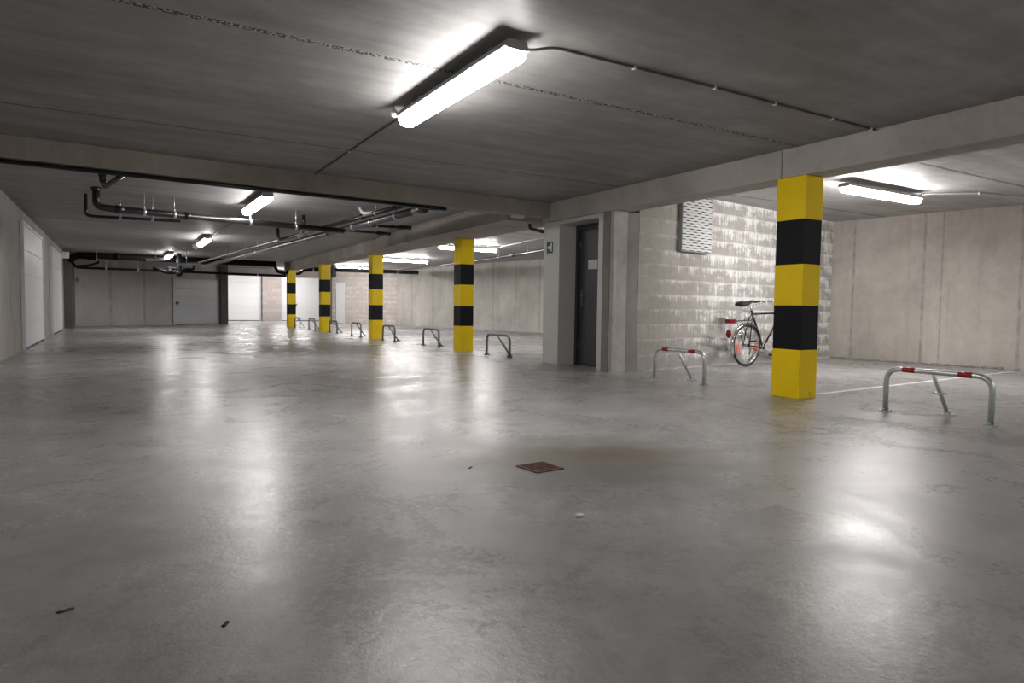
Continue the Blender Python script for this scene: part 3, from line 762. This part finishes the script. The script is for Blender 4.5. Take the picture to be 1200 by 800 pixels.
bars = [(6.22,3.10,'folding steel parking barrier with red bands at the right edge of the photo'),
 (6.235,6.24,'steel parking barrier with red bands between the service door column and the nearest striped pillar'),
 (6.26,11.0,'dark steel parking barrier just left of the white door surround, largest of the dark ones'),
 (6.27,14.15,'dark steel parking barrier left of the second striped pillar, nearer to it'),
 (6.19,16.7,'dark steel parking barrier touching the right side of the middle striped pillar in view'),
 (6.19,19.45,'dark steel parking barrier just left of the middle striped pillar'),
 (6.27,22.15,'dark steel parking barrier seen in front of the fourth striped pillar'),
 (6.29,25.05,'dark steel parking barrier between the two farthest striped pillars'),
 (6.33,27.5,'smallest dark steel parking barrier seen in front of the farthest striped pillar')]
for i,(x,y,lab) in enumerate(bars):
    if i < 2: t = br0 if i == 0 else copy_tree(br0)
    else: t = br1 if i == 2 else copy_tree(br1)
    t.location = (x,y,0); tag(t, lab, 'parking barrier', 'folding parking barriers in one row')

# ------------------------------------------------------------------ floor details
g = empty('floor_drain', (2.10,3.18,0)); tag(g,'rusty square iron drain grate set in the floor','drain'); g.rotation_euler=(0,0,0.08)
fr = MB(); q=0.10
fr.box(-q,q,-q,-q+0.014,0,0.006).box(-q,q,q-0.014,q,0,0.006).box(-q,-q+0.014,-q+0.014,q-0.014,0,0.006).box(q-0.014,q,-q+0.014,q-0.014,0,0.006)
fr.build('frame', M_RUST, g)
MB().box(-q+0.014,q-0.014,-q+0.014,q-0.014,0.0002,0.0012).build('pit', M_DARK, g)
gr = MB()
for i in range(7):
    a = -q+0.020+i*0.0265
    gr.box(a,a+0.009,-q+0.014,q-0.014,0.0012,0.0052)
for i in range(5):
    a = -q+0.024+i*0.036
    gr.box(-q+0.014,q-0.014,a,a+0.008,0.0012,0.0055)
gr.build('grating', M_RUST, g)
st = MB(); st.ball((0,0,0.006),0.02,10,(1.15,0.75,0.32)); 
for v in st.bm.verts: v.co += Vector((random.uniform(-1,1),random.uniform(-1,1),0))*0.002
o = st.build('paint_chip', M_STONE, origin=(0,0,0)); o.location=(1.76,2.34,0); tag(o,'small white chip lying on the floor in front of the drain','debris')
for (px,py,rz,sc,lab) in ((-0.14,2.34,0.3,1.0,'dark leaf scrap on the floor at the far left edge'),(0.26,2.02,1.1,0.7,'small dark crumb on the open floor at lower left'),(1.74,3.36,0.9,0.9,'small dark scrap on the floor left of the drain')):
    lf_ = MB(); pts = [(-0.022,0),(-0.012,-0.008),(0.004,-0.006),(0.02,-0.011),(0.026,0.001),(0.012,0.007),(-0.004,0.004),(-0.014,0.010)]
    lf_.prism([(a*sc,b_*sc) for a,b_ in pts], 0.0003, 0.004)
    o = lf_.build('leaf_scrap', M_RUST if sc == 1.0 else M_DARK, origin=(0,0,0)); o.location=(px,py,0); o.rotation_euler=(0,0,rz); tag(o, lab, 'debris')
# painted bay line
A = Vector((6.50,4.60,0)); B = Vector((12.95,5.12,0)); dd = B-A
ln = MB().box(0,dd.length,-0.03,0.03,0.0005,0.003).build('bay_line', M_LINE, origin=(0,0,0)); ln.location=A; ln.rotation_euler=(0,0,math.atan2(dd.y,dd.x))
tag(ln,'thin white painted bay line running right from the nearest striped pillar','floor marking')
# mortar droppings at the foot of the right wall and block wall
def crumbs(name, A, B, n, label, off=0.03, big=0.03):
    m = MB(); A = Vector(A); B = Vector(B); d = (B-A); nrm = Vector((d.y,-d.x,0)).normalized()
    for i in range(n):
        t = random.random(); p = A+d*t+nrm*(off*abs(random.gauss(0,1))+big*0.6)
        s = random.uniform(0.25,1.0)*big
        m.ball((p.x,p.y,s*0.25), s, 6, (random.uniform(0.7,1.6),0.9,0.45))
    o = m.build(name, M_STONE if 'pale' in label else M_GREY_BOX); tag(o, label, 'debris', kind='stuff')
crumbs('mortar_crumbs', (12.58,8.30,0), (13.3,3.0,0), 200, 'crumbled mortar along the foot of the right cast wall', 0.04, 0.05)
crumbs('mortar_crumbs', (6.8,7.58,0), (12.5,8.33,0), 150, 'pale mortar crumbs along the foot of the block wall', 0.03, 0.016)

# ------------------------------------------------------------------ bicycle
def bicycle():
    t = empty('bicycle', (9.03,7.50,0), 0.0)
    tag(t, 'black city bicycle with chrome mudguard parked against the block wall behind the nearest striped pillar', 'bicycle')
    R = 0.352; ax = (0,0,R); fx = (1.10,0,R); bb = (0.43,0,0.30)
    seat = (0.10,0,0.93); head_t = (0.78,0,0.97); head_b = (0.835,0,0.80)
    def wheel(cx, steer=0):
        w = MB().ring((cx,0,R),R-0.021,0.021,'y',56,10).build('tyre', M_RUBBER, t)
        rm = MB().ring((cx,0,R),R-0.048,0.013,'y',56,8).build('rim', M_ALU, t)
        sp = MB()
        for i in range(32):
            a = 2*PI*i/32; s = 1 if i%2 else -1; a2 = a+(0.35 if (i//2)%2 else -0.35)
            sp.tube([(cx+0.02*math.cos(a2), s*0.026, R+0.02*math.sin(a2)), (cx+(R-0.045)*math.cos(a), 0, R+(R-0.045)*math.sin(a))], 0.0013, 5)
        sp.build('spokes', M_CHROME, rm)
        MB().cyl((cx,-0.045,R),(cx,0.045,R),0.024).cyl((cx,-0.06,R),(cx,0.06,R),0.008).build('hub', M_ALU, rm)
        for a in (3.35,-0.15):
            rf = MB(); c=(cx+0.23*math.cos(a),-0.012,R+0.23*math.sin(a))
            Mr = Matrix.Translation(c) @ Matrix.Rotation(-a,4,'Y')
            rf.box(-0.036,0.036,-0.006,0.006,-0.07,0.07,Mr); rf.build('spoke_reflector', M_ORL, rm)
        mg = MB(); prof = [(-0.032,-0.016),(-0.022,0.0),(0,0.006),(0.022,0.0),(0.032,-0.016)]
        a0, a1 = (0.35,3.55) if cx == 0 else (0.25,2.9)
        rows=[]
        for i in range(33):
            a = a0+(a1-a0)*i/32
            rows.append([mg.bm.verts.new((cx+(R+0.026+dz)*math.cos(a), yy, R+(R+0.026+dz)*math.sin(a))) for yy,dz in prof])
        for i in range(32):
            for k in range(4): mg._f([rows[i][k],rows[i][k+1],rows[i+1][k+1],rows[i+1][k]],True)
        o = mg.build('mudguard', M_CHROME, t); sd = o.modifiers.new('thick','SOLIDIFY'); sd.thickness = 0.002
        return w
    wheel(0); wheel(fx[0])
    fr = MB()
    fr.tube([bb, seat], 0.0185, 12); fr.tube([(0.115,0,0.875),(0.80,0,0.895)],0.0165,12)
    fr.tube([bb,(0.83,0,0.82)],0.0165,12); fr.tube([head_t,head_b],0.018,12); fr.cyl((bb[0],-0.04,bb[2]),(bb[0],0.04,bb[2]),0.022)
    for s in (-1,1):
        fr.tube([(bb[0],s*0.02,bb[2]),(0.30,s*0.045,0.315),(0,s*0.062,R)],0.0095,8)
        fr.tube([(0.12,s*0.012,0.87),(0.06,s*0.045,0.72),(0,s*0.062,R)],0.008,8)
        fr.box(-0.02,0.02,s*0.062-0.003,s*0.062+0.003,R-0.02,R+0.02)
    fr.build('frame', M_FRAMEB, t)
    fk = MB()
    for s in (-1,1):
        fk.tube(bend([(0.84,s*0.03,0.78),(0.87,s*0.052,0.70),(1.0,s*0.056,0.45),(1.10,s*0.056,R)],0.08),0.0105,8)
    fk.tube([(0.84,-0.035,0.785),(0.84,0.035,0.785)],0.013,8)
    fk.build('fork', M_FRAMEB, t)
    sp = MB().tube([(0.105,0,0.92),(0.075,0,1.015)],0.0125,10); sp.build('seat_post', M_CHROME, t)
    sd = MB(); rows=[]
    for x,wd,zt,th in ((-0.245,0.045,1.055,0.04),(-0.22,0.088,1.075,0.075),(-0.16,0.105,1.085,0.095),(-0.09,0.095,1.083,0.09),(-0.02,0.062,1.09,0.07),(0.05,0.034,1.102,0.05),(0.10,0.026,1.108,0.042),(0.125,0.014,1.10,0.025)):
        ring_=[]
        for j in range(12):
            a=2*PI*j/12; ring_.append(sd.bm.verts.new((x, wd*math.cos(a), zt-th*0.5+th*0.5*math.sin(a)-(0.012 if abs(math.cos(a))>0.8 else 0))))
        rows.append(ring_)
    for i in range(len(rows)-1):
        for j in range(12): sd._f([rows[i][j],rows[i][(j+1)%12],rows[i+1][(j+1)%12],rows[i+1][j]],True)
    sd._f(rows[0][::-1]); sd._f(rows[-1])
    so = sd.build('saddle', M_RUBBER, t)
    sr = MB()
    for s in (-1,1): sr.tube([(-0.19,s*0.05,1.03),(-0.05,s*0.022,1.005),(0.09,s*0.01,1.055)],0.0035,6)
    for s in (-1,1):
        hel=[(-0.185+0.015*math.cos(i*0.9),s*0.05+0.015*math.sin(i*0.9),0.995+i*0.0022) for i in range(22)]
        sr.tube(hel,0.0025,5)
    sr.build('saddle_rail', M_CHROME, so)
    hb = MB(); hb.tube([(0.775,0,0.975),(0.755,0,1.05)],0.012,10); hb.tube([(0.755,0,1.05),(0.80,0,1.065)],0.013,10)
    for s in (-1,1):
        hb.tube(bend([(0.80,0,1.065),(0.80,s*0.12,1.085),(0.72,s*0.21,1.10),(0.50,s*0.235,1.085)],0.07),0.011,10)
    ho = hb.build('handlebar', M_CHROME, t)
    for s in (-1,1):
        MB().tube([(0.60,s*0.226,1.093),(0.47,s*0.238,1.083)],0.021,10).build('grip', M_RUBBER, ho)
        MB().tube(bend([(0.70,s*0.215,1.085),(0.66,s*0.22,1.06),(0.54,s*0.235,1.045)],0.03),0.006,6).box(0.68,0.72,s*0.205-0.012,s*0.205+0.012,1.075,1.105).build('brake_lever', M_GALVD, ho)
    MB().ball((0.70,-0.16,1.125),0.026,12,(1,1,0.7)).build('bell', M_CHROME, ho)
    cb = MB(); cb.tube(bend([(0.70,-0.2,1.08),(0.86,-0.14,1.12),(0.92,0,1.0),(0.84,0.02,0.84)],0.1),0.003,6)
    cb.tube(bend([(0.70,0.2,1.08),(0.88,0.12,1.15),(0.90,0.0,1.02),(0.80,-0.02,0.88)],0.1),0.003,6)
    cb.build('cable', M_RUBBER, t)
    MB().cyl((0.86,0,0.93),(0.93,0,0.93),0.04,16,0.05).cyl((0.82,0,0.9),(0.87,0,0.93),0.008).build('headlamp', M_CHROME, t)
    # rear rack
    rk = MB(); zr=0.765
    rk.tube(bend([(0.09,0.03,zr+0.03),(0.02,0.055,zr),(-0.34,0.055,zr-0.01),(-0.34,-0.055,zr-0.01),(0.02,-0.055,zr),(0.09,-0.03,zr+0.03)],0.04),0.006,8)
    for x in (-0.25,-0.13,-0.02): rk.tube([(x,-0.055,zr-0.004),(x,0.055,zr-0.004)],0.004,6)
    for s in (-1,1):
        rk.tube([(-0.20,s*0.055,zr-0.006),(0,s*0.068,R+0.01)],0.005,6)
        rk.tube([(-0.08,s*0.055,zr-0.004),(0,s*0.068,R+0.01)],0.004,6)
    rk.tube(bend([(-0.05,0.03,zr+0.01),(0.04,0.03,zr+0.045),(0.06,0,zr+0.06),(0.04,-0.03,zr+0.045),(-0.05,-0.03,zr+0.01)],0.03),0.006,6)
    rk.build('rear_rack', M_RUBBER, t)
    MB().box(-0.49,-0.345,-0.05,0.05,zr-0.048,zr+0.022).build('rear_light', M_REDL, t, bevel=0.008)
    MB().ball((-0.45,0,0.55),0.055,14,(0.6,0.9,1.3)).build('tail_reflector', M_REDL, t)
    # cranks
    ck = MB(); ck.ring((bb[0],-0.05,bb[2]),0.085,0.004,'y',36,6); ck.cyl((bb[0],-0.062,bb[2]),(bb[0],0.062,bb[2]),0.012)
    for k in range(5):
        a=2*PI*k/5; ck.tube([(bb[0],-0.05,bb[2]),(bb[0]+0.084*math.cos(a),-0.05,bb[2]+0.084*math.sin(a))],0.005,6)
    ck.tube([(bb[0],-0.062,bb[2]),(bb[0]+0.12,-0.068,bb[2]-0.11)],0.008,8); ck.tube([(bb[0],0.062,bb[2]),(bb[0]-0.12,0.068,bb[2]+0.11)],0.008,8)
    co = ck.build('crankset', M_GALV, t)
    MB().box(bb[0]+0.07,bb[0]+0.17,-0.145,-0.075,bb[2]-0.125,bb[2]-0.1).build('pedal', M_RUBBER, co)
    MB().box(bb[0]-0.17,bb[0]-0.07,0.075,0.145,bb[2]+0.1,bb[2]+0.125).build('pedal', M_RUBBER, co)
    ch = MB(); ch.ring((0,-0.05,R),0.036,0.004,'y',20,6); ch.cyl((0,-0.058,R),(0,-0.035,R),0.03)
    ch.tube([(0,-0.05,R+0.038),(bb[0],-0.05,bb[2]+0.088)],0.0045,6); ch.tube([(0,-0.05,R-0.038),(bb[0],-0.05,bb[2]-0.088)],0.0045,6)
    ch.build('chain', M_RUBBER, t)
    dr = MB(); dr.tube(bend([(0,-0.06,R-0.01),(0.03,-0.06,R-0.07),(0.01,-0.06,R-0.13)],0.02),0.009,8).ring((0.02,-0.058,R-0.075),0.02,0.005,'y',14,6).ring((0.01,-0.058,R-0.13),0.02,0.005,'y',14,6)
    dr.build('derailleur', M_GALVD, t)
    kd = MB(); kd.tube([(0.36,0.05,0.29),(0.20,0.16,0.012)],0.009,8).ball((0.20,0.16,0.012),0.012,8); kd.build('kickstand', M_GALVD, t)
    return t
bike = bicycle()
bike.rotation_euler = (0,0,0.03)

# ------------------------------------------------------------------ world, camera, colour
wd = bpy.data.worlds.new('World'); S.world = wd; wd.use_nodes = True
wd.node_tree.nodes['Background'].inputs[0].default_value = (0.02,0.02,0.02,1)
wd.node_tree.nodes['Background'].inputs[1].default_value = 0.2

cam = bpy.data.cameras.new('camera'); co = bpy.data.objects.new('camera', cam); COL.objects.link(co)
cam.sensor_fit = 'HORIZONTAL'; cam.sensor_width = 36; cam.lens = 36*779.56/1200; cam.clip_start = 0.05; cam.clip_end = 200
yaw, pitch, roll = math.radians(30.8524), math.radians(2.8865), math.radians(0.81075)
fw = Vector((math.sin(yaw)*math.cos(pitch), math.cos(yaw)*math.cos(pitch), -math.sin(pitch)))
r0 = Vector((math.cos(yaw), -math.sin(yaw), 0)); u0 = r0.cross(fw)
rr = r0*math.cos(roll)+u0*math.sin(roll); uu = -r0*math.sin(roll)+u0*math.cos(roll)
Mc = Matrix((rr, uu, -fw)).transposed().to_4x4(); Mc.translation = Vector((0,0,0.92))
co.matrix_world = Mc
S.camera = co

S.view_settings.view_transform = 'Standard'; S.view_settings.look = 'None'
S.view_settings.gamma = 1.0; S.view_settings.use_curve_mapping = False
S.view_settings.exposure = 0.12
S.cycles.use_denoising = True
S.cycles.max_bounces = 10; S.cycles.diffuse_bounces = 6; S.cycles.glossy_bounces = 5
S.cycles.sample_clamp_indirect = 6.0
